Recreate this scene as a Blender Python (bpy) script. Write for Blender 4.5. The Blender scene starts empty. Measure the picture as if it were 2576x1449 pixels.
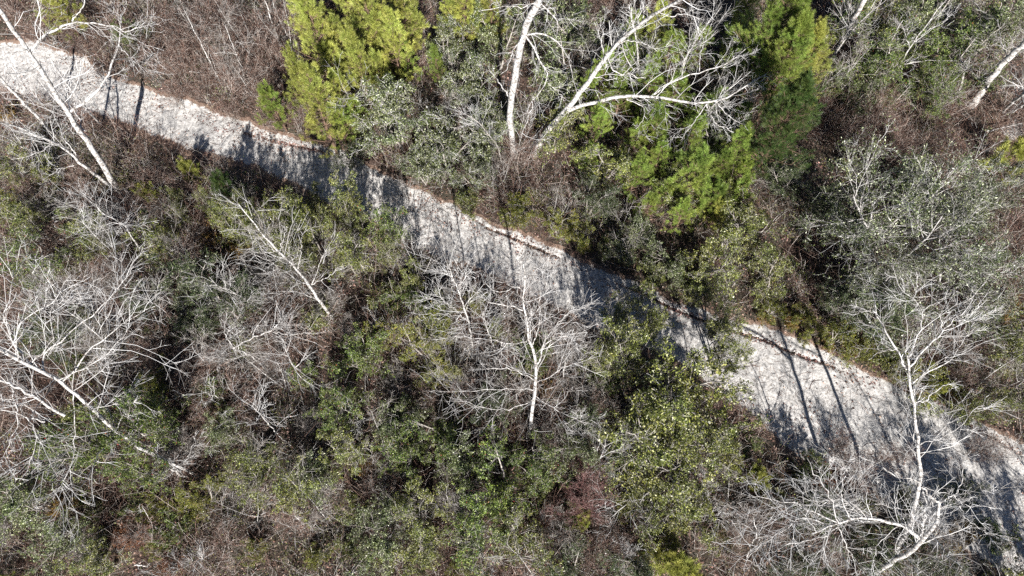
import bpy, math, random
import numpy as np
from mathutils import Vector

# ------------------------------------------------------------------ camera, sky, sun, exposure
SC = bpy.context.scene
COL = SC.collection
CAM_H = 27.0
PITCH = 24.0                       # degrees away from straight down
W0, H0, F0 = 2576.0, 1449.0, 1717.0
cam_d = bpy.data.cameras.new('camera'); cam = bpy.data.objects.new('camera', cam_d); COL.objects.link(cam)
cam.location = (0, 0, CAM_H); cam.rotation_euler = (math.radians(PITCH), 0, 0)
cam_d.sensor_width = 36.0; cam_d.lens = 36.0 * F0 / W0; cam_d.clip_end = 2000.0
SC.camera = cam
SUN_EL, SUN_AZ = math.radians(34), math.radians(7)     # sun is behind the camera; light travels up the picture and a little left
ldir = Vector((-math.sin(SUN_AZ) * math.cos(SUN_EL), math.cos(SUN_AZ) * math.cos(SUN_EL), -math.sin(SUN_EL)))
wd = bpy.data.worlds.new("World"); SC.world = wd; wd.use_nodes = True
nt = wd.node_tree
sky = nt.nodes.new('ShaderNodeTexSky'); sky.sky_type = 'NISHITA'; sky.sun_disc = False; sky.air_density = 0.5; sky.dust_density = 0.2
sky.sun_elevation = SUN_EL; sky.sun_rotation = math.atan2(-ldir.x, -ldir.y)
nt.links.new(sky.outputs[0], nt.nodes['Background'].inputs[0]); nt.nodes['Background'].inputs[1].default_value = 0.05
sun_d = bpy.data.lights.new('sun', 'SUN'); sun_d.energy = 5.0; sun_d.angle = math.radians(0.53); sun_d.color = (1.0, 0.965, 0.925)
sun = bpy.data.objects.new('sun', sun_d); COL.objects.link(sun)
sun.rotation_euler = ldir.to_track_quat('-Z', 'Y').to_euler(); sun.location = (5, -30, 40)
SC.view_settings.view_transform = 'Standard'; SC.view_settings.look = 'None'
SC.view_settings.exposure = 1.25; SC.view_settings.gamma = 1.0
SC.cycles.max_bounces = 4; SC.cycles.diffuse_bounces = 1; SC.cycles.glossy_bounces = 1
SC.cycles.transmission_bounces = 2; SC.cycles.transparent_max_bounces = 2
SC.cycles.use_denoising = False

# ------------------------------------------------------------------ picture <-> place
cp, sp_ = math.cos(math.radians(PITCH)), math.sin(math.radians(PITCH))
def ray(px, py):
    a, b = (px - W0 / 2) / F0, -(py - H0 / 2) / F0
    return np.array([a, b * cp + sp_, b * sp_ - cp])
def P(px, py, z=0.0):
    r = ray(px, py); t = (z - CAM_H) / r[2]
    return np.array([r[0] * t, r[1] * t, z])
def depth(p):
    d = np.asarray(p) - np.array([0, 0, CAM_H])
    return d[1] * sp_ - d[2] * cp
def pix(p):
    d = np.asarray(p, float) - np.array([0, 0, CAM_H])
    dep = d[1] * sp_ - d[2] * cp; up = d[1] * cp + d[2] * sp_
    return W0 / 2 + F0 * d[0] / dep, H0 / 2 - F0 * up / dep

# ------------------------------------------------------------------ object helpers
def tag(o, label=None, cat=None, group=None, kind=None):
    if label: o['label'] = label
    if cat: o['category'] = cat
    if group: o['group'] = group
    if kind: o['kind'] = kind
    return o
def empty(name, loc):
    o = bpy.data.objects.new(name, None); COL.objects.link(o); o.location = loc; o.empty_display_size = 0.3
    return o
def mesh_np(name, V, F, mat, smooth=False):
    """V (n,3), F (m,k) one face size"""
    me = bpy.data.meshes.new(name)
    n, (m, k) = len(V), F.shape
    me.vertices.add(n); me.vertices.foreach_set('co', np.ascontiguousarray(V, dtype=np.float32).ravel())
    me.loops.add(m * k); me.loops.foreach_set('vertex_index', np.ascontiguousarray(F, dtype=np.int32).ravel())
    me.polygons.add(m); me.polygons.foreach_set('loop_start', np.arange(m, dtype=np.int32) * k)
    if smooth: me.polygons.foreach_set('use_smooth', np.ones(m, dtype=bool))
    me.materials.append(mat); me.update(calc_edges=True)
    return me
def link(name, me, parent=None):
    o = bpy.data.objects.new(name, me); COL.objects.link(o)
    if parent: o.parent = parent
    return o
class Acc:
    """collects quad pieces"""
    def __init__(s): s.V = []; s.F = []; s.n = 0
    def add(s, V, F):
        if len(V) == 0: return
        s.V.append(V); s.F.append(F + s.n); s.n += len(V)
    def mesh(s, name, mat, smooth=False): return mesh_np(name, np.concatenate(s.V), np.concatenate(s.F), mat, smooth)

def nrm(a): return a / np.maximum(np.linalg.norm(a, axis=-1, keepdims=True), 1e-9)
def tubes(pts, rad, sides=3):
    """pts (N,K,3) rad (N,K) -> connected tapering tubes"""
    N, K, _ = pts.shape
    tan = np.empty_like(pts); tan[:, 1:-1] = pts[:, 2:] - pts[:, :-2]; tan[:, 0] = pts[:, 1] - pts[:, 0]; tan[:, -1] = pts[:, -1] - pts[:, -2]
    tan = nrm(tan)
    ref = np.where(np.abs(tan[:, :1, 2:3]) > 0.8, np.array([1., .13, 0]), np.array([0, .1, 1.])) * np.ones((N, K, 1))
    a = nrm(np.cross(tan, ref)); b = np.cross(tan, a)
    ang = np.arange(sides) * 2 * np.pi / sides
    V = pts[:, :, None] + rad[:, :, None, None] * (np.cos(ang)[None, None, :, None] * a[:, :, None] + np.sin(ang)[None, None, :, None] * b[:, :, None])
    idx = np.arange(N * K * sides).reshape(N, K, sides); nx = np.roll(idx, -1, axis=2)
    F = np.stack([idx[:, :-1], nx[:, :-1], nx[:, 1:], idx[:, 1:]], -1).reshape(-1, 4)
    return V.reshape(-1, 3), F
def walk(rs, start, d, L, K, wig, up=0.0, kink=0.0):
    N = len(start); pts = np.empty((N, K, 3)); pts[:, 0] = start; d = nrm(d); step = (L / (K - 1))[:, None]
    for k in range(1, K):
        pts[:, k] = pts[:, k - 1] + d * step
        d = nrm(d + rs.normal(0, wig, (N, 3)) + np.array([0, 0, up]))
    return pts
def sprout(rs, pts, rad, n, t0, t1, ang, lenf, K, wig, up, rmul=0.6, rmin=0.004, lenjit=0.4, taper=0.75, updir=0.0):
    """children along parents; n children each; lenf: child length as share of parent's length"""
    N, K0, _ = pts.shape
    par = np.repeat(np.arange(N), n); M = len(par)
    t = rs.uniform(t0, t1, M) * (K0 - 1); i = np.minimum(t.astype(int), K0 - 2); f = (t - i)[:, None]
    s = pts[par, i] * (1 - f) + pts[par, i + 1] * f
    tan = nrm(pts[par, i + 1] - pts[par, i])
    q = nrm(np.cross(tan, rs.normal(0, 1, (M, 3))) )
    a = np.radians(rs.uniform(ang[0], ang[1], M))[:, None]
    d = tan * np.cos(a) + q * np.sin(a) + np.array([0, 0, updir])
    plen = np.linalg.norm(np.diff(pts, axis=1), axis=2).sum(1)[par]
    L = plen * lenf * rs.uniform(1 - lenjit, 1 + lenjit, M) * (1.15 - 0.5 * t / (K0 - 1))
    c = walk(rs, s, d, L, K, wig, up)
    r0 = (rad[par, i] * (1 - f[:, 0]) + rad[par, i + 1] * f[:, 0]) * rmul
    r0 = np.maximum(r0, rmin)
    r = np.maximum(r0[:, None] * (1 - taper * np.linspace(0, 1, K)[None]), rmin * 0.55)
    return c, r
def leaves(rs, pts, n, size, wfac=0.42, upb=0.7, spread=0.05, t0=0.1):
    N, K, _ = pts.shape
    par = np.repeat(np.arange(N), n); M = len(par)
    t = rs.uniform(t0, 1, M) * (K - 1); i = np.minimum(t.astype(int), K - 2); f = (t - i)[:, None]
    s = pts[par, i] * (1 - f) + pts[par, i + 1] * f + rs.normal(0, spread, (M, 3))
    tan = nrm(pts[par, i + 1] - pts[par, i])
    d = nrm(tan * 0.6 + rs.normal(0, 0.75, (M, 3)))
    nn = nrm(rs.normal(0, 0.75, (M, 3)) + np.array([0, -0.1, upb]))
    w = nrm(np.cross(d, nn)); nn = np.cross(w, d)
    l = (size * rs.uniform(0.6, 1.35, M))[:, None]; ww = l * wfac * 0.5
    V = np.stack([s, s + d * l * .45 + w * ww + nn * l * .08, s + d * l, s + d * l * .45 - w * ww + nn * l * .08], 1).reshape(-1, 3)
    return V, np.arange(M * 4).reshape(M, 4)
def needles(rs, pts, n, L=0.2, w=0.0042, fan=(15, 55)):
    N, K, _ = pts.shape
    par = np.repeat(np.arange(N), n); M = len(par)
    t = np.sqrt(rs.uniform(0.02, 1, M)) * (K - 1); i = np.minimum(t.astype(int), K - 2); f = (t - i)[:, None]
    s = pts[par, i] * (1 - f) + pts[par, i + 1] * f
    tan = nrm(pts[par, i + 1] - pts[par, i])
    q = nrm(np.cross(tan, rs.normal(0, 1, (M, 3))))
    a = np.radians(rs.uniform(fan[0], fan[1], M))[:, None] * (1.15 - 0.4 * t / (K - 1))[:, None]
    d = nrm(tan * np.cos(a) + q * np.sin(a))
    l = (L * rs.uniform(0.7, 1.15, M))[:, None]
    side = nrm(np.cross(d, rs.normal(0, 1, (M, 3)))) * w
    tip = s + d * l + np.array([0, 0, -0.012])
    V = np.stack([s - side * .6, s + d * l * .55 - side, tip, s + d * l * .55 + side], 1).reshape(-1, 3)
    return V, np.arange(M * 4).reshape(M, 4)

# ------------------------------------------------------------------ materials
def new_mat(name):
    m = bpy.data.materials.new(name); m.use_nodes = True
    return m, m.node_tree, m.node_tree.nodes['Principled BSDF']
def ramp(nt, fac, stops, interp='LINEAR'):
    r = nt.nodes.new('ShaderNodeValToRGB'); e = r.color_ramp.elements; r.color_ramp.interpolation = interp
    while len(e) > 1: e.remove(e[-1])
    e[0].position = stops[0][0]; e[0].color = (*stops[0][1], 1)
    for p, c in stops[1:]:
        x = e.new(p); x.color = (*c, 1)
    nt.links.new(fac, r.inputs[0]); return r.outputs[0]
def noise(nt, scale, detail=4, coord='Object', rough=0.6, vec=None):
    n = nt.nodes.new('ShaderNodeTexNoise'); n.inputs['Scale'].default_value = scale; n.inputs['Detail'].default_value = detail
    n.inputs['Roughness'].default_value = rough
    tc = nt.nodes.new('ShaderNodeTexCoord'); nt.links.new(tc.outputs[coord], n.inputs['Vector'])
    return n.outputs[0]
def leaf_mat(name, stops, rough=0.42, trans=0.22, spec=0.4):
    m, nt, b = new_mat(name)
    g = nt.nodes.new('ShaderNodeNewGeometry'); oi = nt.nodes.new('ShaderNodeObjectInfo')
    c = ramp(nt, g.outputs['Random Per Island'], stops)
    hs = nt.nodes.new('ShaderNodeHueSaturation')
    mr = nt.nodes.new('ShaderNodeMapRange'); mr.inputs['To Min'].default_value = 0.8; mr.inputs['To Max'].default_value = 1.25
    nt.links.new(oi.outputs['Random'], mr.inputs['Value']); nz = noise(nt, .9, 3); m3 = nt.nodes.new('ShaderNodeMapRange'); m3.inputs['From Min'].default_value = .35; m3.inputs['From Max'].default_value = .65
    m3.inputs['To Min'].default_value = .7; m3.inputs['To Max'].default_value = 1.35; nt.links.new(nz, m3.inputs['Value'])
    mm = nt.nodes.new('ShaderNodeMath'); mm.operation = 'MULTIPLY'; nt.links.new(mr.outputs[0], mm.inputs[0]); nt.links.new(m3.outputs[0], mm.inputs[1])
    m4 = nt.nodes.new('ShaderNodeMapRange'); m4.inputs['From Min'].default_value = .35; m4.inputs['From Max'].default_value = .65; m4.inputs['To Min'].default_value = .475; m4.inputs['To Max'].default_value = .515
    nt.links.new(noise(nt, .6, 2), m4.inputs['Value']); nt.links.new(m4.outputs[0], hs.inputs['Hue'])
    nt.links.new(mm.outputs[0], hs.inputs['Value']); nt.links.new(c, hs.inputs['Color'])
    nt.links.new(hs.outputs[0], b.inputs['Base Color']); b.inputs['Roughness'].default_value = rough
    b.inputs['Specular IOR Level'].default_value = spec
    if trans > 0:
        tr = nt.nodes.new('ShaderNodeBsdfTranslucent'); nt.links.new(hs.outputs[0], tr.inputs[0])
        mx = nt.nodes.new('ShaderNodeMixShader'); mx.inputs[0].default_value = trans
        nt.links.new(b.outputs[0], mx.inputs[1]); nt.links.new(tr.outputs[0], mx.inputs[2])
        nt.links.new(mx.outputs[0], nt.nodes['Material Output'].inputs[0])
    return m
def bark_mat(name, stops, scale=6, bump=0.4, rough=0.85):
    m, nt, b = new_mat(name)
    n = noise(nt, scale, 6, rough=0.7); c = ramp(nt, n, stops); nt.links.new(c, b.inputs['Base Color'])
    b.inputs['Roughness'].default_value = rough; b.inputs['Specular IOR Level'].default_value = 0.3
    if bump:
        bp = nt.nodes.new('ShaderNodeBump'); bp.inputs['Strength'].default_value = bump; bp.inputs['Distance'].default_value = 0.04
        n2 = noise(nt, scale * 3, 5); nt.links.new(n2, bp.inputs['Height']); nt.links.new(bp.outputs[0], b.inputs['Normal'])
    return m
def twig_mat(name, stops):
    m, nt, b = new_mat(name)
    g = nt.nodes.new('ShaderNodeNewGeometry'); c = ramp(nt, g.outputs['Random Per Island'], stops); nt.links.new(c, b.inputs['Base Color'])
    b.inputs['Roughness'].default_value = 0.75; b.inputs['Specular IOR Level'].default_value = 0.3
    return m
M = {}
M['bark_white'] = bark_mat('pale_bark', [(0.36, (.09, .08, .07)), (0.45, (.26, .24, .22)), (0.53, (.50, .48, .455)), (0.72, (.72, .70, .68))], 9.0)
M['bark_grey'] = bark_mat('grey_bark', [(0.3, (.10, .085, .07)), (0.5, (.30, .27, .24)), (0.7, (.5, .47, .43))], 7.0)
M['bark_pine'] = bark_mat('pine_bark', [(0.35, (.05, .032, .022)), (0.6, (.2, .13, .09)), (0.75, (.33, .25, .2))], 8.0)
M['twig_white'] = twig_mat('pale_twigs', [(0, (.13, .115, .105)), (.4, (.42, .40, .38)), (.75, (.66, .65, .63)), (1, (.80, .79, .78))])
M['twig_mid'] = twig_mat('soft_pale_twigs', [(0, (.07, .06, .052)), (.4, (.26, .24, .22)), (.78, (.56, .54, .52)), (1, (.76, .75, .73))])
M['twig_grey'] = twig_mat('grey_twigs', [(0, (.05, .04, .033)), (.45, (.17, .145, .12)), (.8, (.45, .42, .39)), (1, (.72, .69, .66))])
M['twig_red'] = twig_mat('reddish_twigs', [(0, (.03, .016, .012)), (.4, (.08, .045, .034)), (.72, (.27, .165, .125)), (.87, (.42, .34, .29)), (1, (.68, .63, .58))])  # tones spread wide; the darkest stems stand in for shaded gaps in brush
M['twig_pink'] = twig_mat('pink_twigs', [(0, (.07, .03, .028)), (.5, (.20, .10, .09)), (.85, (.34, .2, .18)), (1, (.55, .48, .44))])
M['leaf_olive'] = leaf_mat('olive_leaves', [(0, (.02, .026, .008)), (.45, (.075, .092, .017)), (.75, (.205, .24, .045)), (.92, (.36, .37, .13)), (1, (.6, .6, .45))])  # spread here and in the next three puts light-and-shade contrast into leaf colour
M['leaf_green'] = leaf_mat('green_leaves', [(0, (.018, .028, .009)), (.45, (.055, .085, .016)), (.8, (.155, .225, .04)), (.93, (.30, .34, .11)), (.992, (.4, .42, .25)), (.997, (.45, .05, .03)), (1, (.45, .05, .03))])
M['leaf_grey'] = leaf_mat('grey_green_leaves', [(0, (.016, .021, .009)), (.45, (.058, .078, .022)), (.78, (.175, .22, .07)), (1, (.56, .60, .40))], rough=0.33)
M['leaf_oak'] = leaf_mat('oak_leaves', [(0, (.013, .018, .007)), (.45, (.043, .058, .018)), (.78, (.13, .16, .055)), (1, (.5, .53, .38))], rough=.33)
M['leaf_dark'] = leaf_mat('dark_green_leaves', [(0, (.016, .026, .012)), (.6, (.05, .07, .028)), (.9, (.12, .145, .06)), (1, (.3, .32, .2))], rough=0.33)
M['leaf_yellow'] = leaf_mat('yellow_green_leaves', [(0, (.07, .085, .012)), (.5, (.16, .18, .03)), (.9, (.26, .27, .06)), (1, (.35, .26, .06))], trans=.3)
M['leaf_gold'] = leaf_mat('golden_leaves', [(0, (.14, .085, .02)), (.5, (.30, .19, .045)), (1, (.45, .32, .10))], trans=.3)
M['leaf_rust'] = leaf_mat('rusty_leaves', [(0, (.09, .035, .018)), (.5, (.2, .085, .04)), (1, (.36, .2, .11))], trans=.15)
M['needle'] = leaf_mat('yellow_green_needles', [(0, (.11, .125, .022)), (.5, (.33, .37, .065)), (1, (.58, .60, .19))], rough=.45, trans=.3)
M['needle_green'] = leaf_mat('green_needles', [(0, (.075, .11, .02)), (.5, (.21, .30, .05)), (1, (.42, .52, .13))], rough=.45, trans=.3)
M['needle_dark_and_shaded'] = leaf_mat('dark_and_shaded_needles', [(0, (.018, .04, .012)), (.5, (.045, .085, .02)), (1, (.10, .14, .035))], rough=.45, trans=.2)  # the small conifer's own dark green; on the tall pine, painted shade
M['needle_gold'] = leaf_mat('golden_needles', [(0, (.12, .11, .02)), (.5, (.26, .24, .05)), (1, (.42, .36, .1))], rough=.45, trans=.3)

def ground_mat():
    m, nt, b = new_mat('forest_floor')
    a = noise(nt, 0.5, 4); f = noise(nt, 14, 6, rough=.75)
    c1 = ramp(nt, f, [(.3, (.015, .010, .008)), (.48, (.045, .028, .021)), (.60, (.12, .075, .058)), (.75, (.33, .24, .19))])
    c2 = ramp(nt, f, [(.3, (.015, .013, .009)), (.5, (.05, .042, .028)), (.72, (.16, .13, .09))])
    mx = nt.nodes.new('ShaderNodeMix'); mx.data_type = 'RGBA'
    st = ramp(nt, a, [(.42, (0, 0, 0)), (.58, (1, 1, 1))]); nt.links.new(st, mx.inputs[0])
    nt.links.new(c1, mx.inputs[6]); nt.links.new(c2, mx.inputs[7]); nt.links.new(mx.outputs[2], b.inputs['Base Color'])
    b.inputs['Roughness'].default_value = .95
    bp = nt.nodes.new('ShaderNodeBump'); bp.inputs['Strength'].default_value = .8; bp.inputs['Distance'].default_value = .08
    nt.links.new(f, bp.inputs['Height']); nt.links.new(bp.outputs[0], b.inputs['Normal'])
    return m
def sand_mat():
    m, nt, b = new_mat('pale_sand')
    a = noise(nt, 0.9, 5); f = noise(nt, 9, 7, rough=.72); g = noise(nt, 28, 6, rough=.7)
    c1 = ramp(nt, g, [(.3, (.17, .155, .135)), (.40, (.37, .355, .335)), (.50, (.51, .495, .47)), (.75, (.64, .625, .60))])
    c2 = ramp(nt, f, [(.35, (.13, .11, .09)), (.44, (.36, .34, .315)), (.53, (.52, .50, .475))])
    mx = nt.nodes.new('ShaderNodeMix'); mx.data_type = 'RGBA'
    st = ramp(nt, a, [(.36, (.2, .2, .2)), (.62, (1, 1, 1))]); nt.links.new(st, mx.inputs[0])
    nt.links.new(c1, mx.inputs[6]); nt.links.new(c2, mx.inputs[7])
    at = nt.nodes.new('ShaderNodeAttribute'); at.attribute_name = 'margin'
    h = noise(nt, 5, 8, rough=.8); ad = nt.nodes.new('ShaderNodeMath'); ad.operation = 'SUBTRACT'; nt.links.new(at.outputs['Fac'], ad.inputs[0]); nt.links.new(h, ad.inputs[1])
    ms = ramp(nt, ad.outputs[0], [(.0, (0, 0, 0)), (.12, (1, 1, 1))])
    dirt = ramp(nt, g, [(.35, (.06, .04, .03)), (.5, (.18, .12, .09)), (.68, (.36, .28, .22))])
    m2 = nt.nodes.new('ShaderNodeMix'); m2.data_type = 'RGBA'; nt.links.new(ms, m2.inputs[0]); nt.links.new(mx.outputs[2], m2.inputs[6]); nt.links.new(dirt, m2.inputs[7])
    nt.links.new(m2.outputs[2], b.inputs['Base Color'])
    b.inputs['Roughness'].default_value = .95; b.inputs['Specular IOR Level'].default_value = .15
    bp = nt.nodes.new('ShaderNodeBump'); bp.inputs['Strength'].default_value = .7; bp.inputs['Distance'].default_value = .07
    nt.links.new(f, bp.inputs['Height']); nt.links.new(bp.outputs[0], b.inputs['Normal'])
    return m
M['ground'] = ground_mat(); M['sand'] = sand_mat()

# ------------------------------------------------------------------ the sandy track and the forest floor
UP = [(-700, -30), (-300, 45), (-60, 100), (0, 107), (67, 97), (117, 110), (167, 130), (207, 143), (250, 173), (330, 200), (400, 228), (500, 262), (600, 298), (700, 322), (800, 352), (900, 392),
      (1000, 447), (1080, 485), (1170, 513), (1250, 556), (1330, 588), (1420, 624), (1500, 658), (1600, 697), (1680, 735), (1760, 768), (1850, 800), (1920, 815), (2000, 848),
      (2100, 893), (2200, 935), (2300, 975), (2400, 1020), (2480, 1060), (2576, 1110), (2800, 1230), (3100, 1400)]
LO = [(-700, 80), (-300, 160), (-60, 232), (0, 240), (100, 250), (200, 275), (290, 310), (380, 345), (450, 372), (550, 402), (640, 435), (720, 468), (800, 500), (880, 535), (960, 580),
      (1020, 615), (1080, 650), (1150, 682), (1230, 712), (1320, 752), (1420, 795), (1500, 835), (1600, 885), (1700, 935), (1800, 985), (1880, 1045), (1940, 1105), (2000, 1150),
      (2100, 1195), (2200, 1245), (2300, 1305), (2400, 1375), (2500, 1440), (2576, 1500), (2800, 1650), (3100, 1800)]
up_g = np.array([P(x, y)[:2] for x, y in UP]); lo_g = np.array([P(x, y)[:2] for x, y in LO])
up_g = up_g[np.argsort(up_g[:, 0])]; lo_g = lo_g[np.argsort(lo_g[:, 0])]
def smooth_noise(x, y, seed=0, octs=((0.35, 1.0), (1.1, .5), (3.1, .3), (7.7, .18))):
    r = np.random.default_rng(seed); out = np.zeros_like(x)
    for f, a in octs:
        for _ in range(4):
            th = r.uniform(0, 2 * np.pi); ph = r.uniform(0, 6.28); ff = f * r.uniform(.7, 1.4)
            out = out + a * .5 * np.sin(ff * (x * np.cos(th) + y * np.sin(th)) + ph + 1.3 * np.sin(ff * .6 * (y * np.cos(th) - x * np.sin(th)) + ph * 2))
    return out
def track_pos(x, y):
    """>0 inside; signed distance (roughly, along y) to the nearer edge, and distance below the far edge"""
    yu = np.interp(x, up_g[:, 0], up_g[:, 1]); yl = np.interp(x, lo_g[:, 0], lo_g[:, 1])
    return np.minimum(yu - y, y - yl), yu - y
def furrow(x): return .52 + .12 * smooth_noise(x, x * 0, 66, ((.45, 1), (1.4, .6), (4, .35)))
def ground_z(x, y):
    ins, du = track_pos(x, y)
    z = .07 * smooth_noise(x, y, 3, ((.15, 1), (.5, .5), (1.6, .25)))
    k = np.clip(ins / .5 + .5, 0, 1)
    z = z * (1 - .6 * k) - .10 * k
    z = z + .014 * smooth_noise(x, y, 4, ((5, .8), (11, .8), (19, .6)))
    far = np.clip((x + 12) / 4, 0, 1)                          # the old wheel furrow beside the far edge
    z = z - .12 * far * np.clip(smooth_noise(x, x * 0, 55, ((.5, 1), (1.3, .6))) + .9, 0, 1) * np.exp(-((du - furrow(x)) / .08) ** 2)
    return z
def stretch(a, b, step, far, n):
    c = np.arange(a, b + step * .5, step); e = np.geomspace(step, far, n).cumsum()
    return np.concatenate([(a - e)[::-1], c, b + e])
gx = stretch(-33, 33, .11, 90, 16); gy = stretch(-5, 36, .11, 90, 16)
X, Y = np.meshgrid(gx, gy); Z = ground_z(X, Y)
nx, ny = len(gx), len(gy); idx = np.arange(nx * ny).reshape(ny, nx)
Fg = np.stack([idx[:-1, :-1], idx[:-1, 1:], idx[1:, 1:], idx[1:, :-1]], -1).reshape(-1, 4)
Vg = np.stack([X, Y, Z], -1).reshape(-1, 3)
tag(link('ground', mesh_np('ground', Vg, Fg, M['ground'], True)), kind='structure')
sx = np.arange(-33, 33.01, .07)
vv = np.linspace(0, 1, 86)
yu = np.interp(sx, up_g[:, 0], up_g[:, 1]); yl = np.interp(sx, lo_g[:, 0], lo_g[:, 1])
XX = np.repeat(sx[None], len(vv), 0)
re_ = np.random.default_rng(77)
def edge_noise(a):
    out = 0 * sx
    for st_, am in ((22, 1.), (9, .5), (4, .3), (2, .2)):
        k = re_.normal(0, 1, len(sx) // st_ + 3); out = out + am * np.interp(np.arange(len(sx)) / st_, np.arange(len(k)), k)
    return a * out
e1 = edge_noise(.11) + .1; e2 = edge_noise(.17) - .15
YY = (yl + e2)[None] * (1 - vv[:, None]) + (yu + e1)[None] * vv[:, None]
ZZ = ground_z(XX, YY) + .012
ZZ[0] -= .04; ZZ[-1] -= .04
idt = np.arange(XX.size).reshape(XX.shape)
Ft = np.stack([idt[:-1, :-1], idt[:-1, 1:], idt[1:, 1:], idt[1:, :-1]], -1).reshape(-1, 4)
pm = mesh_np('path', np.stack([XX, YY, ZZ], -1).reshape(-1, 3), Ft, M['sand'], True)
wid_ = ((yu + e1) - (yl + e2))[None]; mg = np.maximum(1 - vv[:, None] * wid_ / 1.0, 1 - (1 - vv[:, None]) * wid_ / .55)
pa = pm.attributes.new('margin', 'FLOAT', 'POINT'); pa.data.foreach_set('value', np.clip(mg, 0, 1).astype(np.float32).ravel())
tag(link('path', pm), kind='structure')

# ------------------------------------------------------------------ stuff on the floor
rs = np.random.default_rng(11)
def flat_leaves(x, y, size, lift, seed):
    r = np.random.default_rng(seed); n = len(x); z = ground_z(x, y) + r.uniform(.012, lift, n)
    s = np.stack([x, y, z], -1); th = r.uniform(0, 6.283, n); d = np.stack([np.cos(th), np.sin(th), r.normal(0, .25, n)], -1); d = nrm(d)
    nn = nrm(np.stack([r.normal(0, .35, n), r.normal(0, .35, n), np.ones(n)], -1)); w = nrm(np.cross(d, nn)); nn = np.cross(w, d)
    l = (size * r.uniform(.5, 1.4, n))[:, None]; ww = l * .28
    V = np.stack([s, s + d * l * .5 + w * ww + nn * l * .15, s + d * l, s + d * l * .5 - w * ww + nn * l * .15], 1).reshape(-1, 3)
    return V, np.arange(n * 4).reshape(n, 4)
n = 230000
x = rs.uniform(-31, 31, n); y = rs.uniform(-3, 33, n); ins, du = track_pos(x, y)
clump = smooth_noise(x, y, 21, ((.5, 1), (1.7, .7), (5, .5)))
east = np.clip((x - 4) / 14, 0, 1)
prob = np.where(ins < -.05, .75, np.where((ins < .45) | (du < .75 + .5 * clump), .12 + .55 * (clump > .15), .03 + .24 * east * (clump > .1) + .08 * (clump > .7)))
keep = rs.uniform(0, 1, n) < prob
V, F = flat_leaves(x[keep], y[keep], .085, .05, 5)
# leaves blown into the furrow
m = 9000; xf = rs.uniform(-13, 29, m); yuf = np.interp(xf, up_g[:, 0], up_g[:, 1])
yf = yuf - furrow(xf) + rs.normal(0, .05, m) * rs.choice([1, 1, 4], m)
kf = rs.uniform(0, 1, m) < np.clip(smooth_noise(xf, xf * 0, 55, ((.5, 1), (1.3, .6))) + .9, .05, 1); xf = xf[kf]; yf = yf[kf]
V2, F2 = flat_leaves(xf, yf, .075, .03, 6)
ac = Acc(); ac.add(V, F); ac.add(V2, F2)
tag(link('leaf_litter', ac.mesh('leaf_litter', leaf_mat('fallen_leaves', [(0, (.05, .027, .02)), (.35, (.15, .08, .06)), (.7, (.28, .17, .125)), (.93, (.42, .30, .23)), (1, (.6, .5, .42))], rough=.6, trans=0))),
    'brown fallen leaves littering the forest floor and gathered along the track edge', 'leaf litter', None, 'stuff')
# fine twigs fallen on sand and floor
n = 16000; x = rs.uniform(-31, 31, n); y = rs.uniform(-3, 33, n); ins, du = track_pos(x, y)
th = rs.uniform(0, 6.28, n); s = np.stack([x, y, ground_z(x, y) + .025], -1)
pts = walk(rs, s, np.stack([np.cos(th), np.sin(th), 0 * th], -1), rs.uniform(.15, .7, n), 4, .3)
pts[:, :, 2] = ground_z(pts[:, :, 0], pts[:, :, 1]) + .02
V, F = tubes(pts, np.repeat(rs.uniform(.003, .008, n)[:, None], 4, 1), 3)
tag(link('fallen_twigs', mesh_np('fallen_twigs', V, F, M['twig_red'])), 'thin fallen twigs scattered over the pale sand and the litter', 'fallen twigs', None, 'stuff')

# low brush: thin stems 0.3 - 1.3 m
def brush(name, count, region, mat, hmin, hmax, seed, label, cat, stems=9, leafmat=None):
    r = np.random.default_rng(seed)
    n = count * 4; x = r.uniform(-31, 31, n); y = r.uniform(-3, 33, n); ins, du = track_pos(x, y)
    cl_ = smooth_noise(x, y, seed + 7, ((1.1, 1), (2.7, .8), (5, .4)))
    k = (ins < -.15 - r.uniform(0, .5, n)) & (r.uniform(0, 1, n) < region(x, y) * np.where(cl_ > 0, 1, .12)); x = x[k][:count]; y = y[k][:count]; c = len(x); hs_ = np.repeat(1 + .5 * np.clip(cl_[k][:count], -1, 1), stems)
    px = np.repeat(x, stems) + r.normal(0, .16, c * stems); py = np.repeat(y, stems) + r.normal(0, .16, c * stems)
    s = np.stack([px, py, ground_z(px, py) - .02], -1)
    d = np.stack([r.normal(0, .6, len(px)), r.normal(0, .6, len(px)), r.uniform(.5, 1.1, len(px))], -1)
    pts = walk(r, s, d, r.uniform(hmin, hmax, len(px)) * hs_, 5, .28, -.03)
    rad = np.repeat(r.uniform(.004, .009, len(px))[:, None], 5, 1) * np.linspace(1, .5, 5)
    c2, r2 = sprout(r, pts, rad, 3, .3, 1, (25, 75), .42, 3, .25, 0, .8, .0035)
    a = Acc(); a.add(*tubes(pts, rad, 3)); a.add(*tubes(c2, r2, 3))
    o = tag(link(name, a.mesh(name, mat)), label, cat, None, 'stuff')
    if leafmat:
        V, F = leaves(r, c2, 3, .062)
        tag(link(name + '_leaves', mesh_np(name, V, F, leafmat)), label.replace('stems', 'leaves'), cat, None, 'stuff')
brown_zone = lambda x, y: np.where(smooth_noise(x, y, 31, ((.25, 1), (.7, .6))) > -.1, 1., .25)
brush('bramble', 5200, brown_zone, M['twig_red'], .4, 1.7, 41, 'reddish brown bramble stems covering the forest floor', 'brambles')
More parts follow.
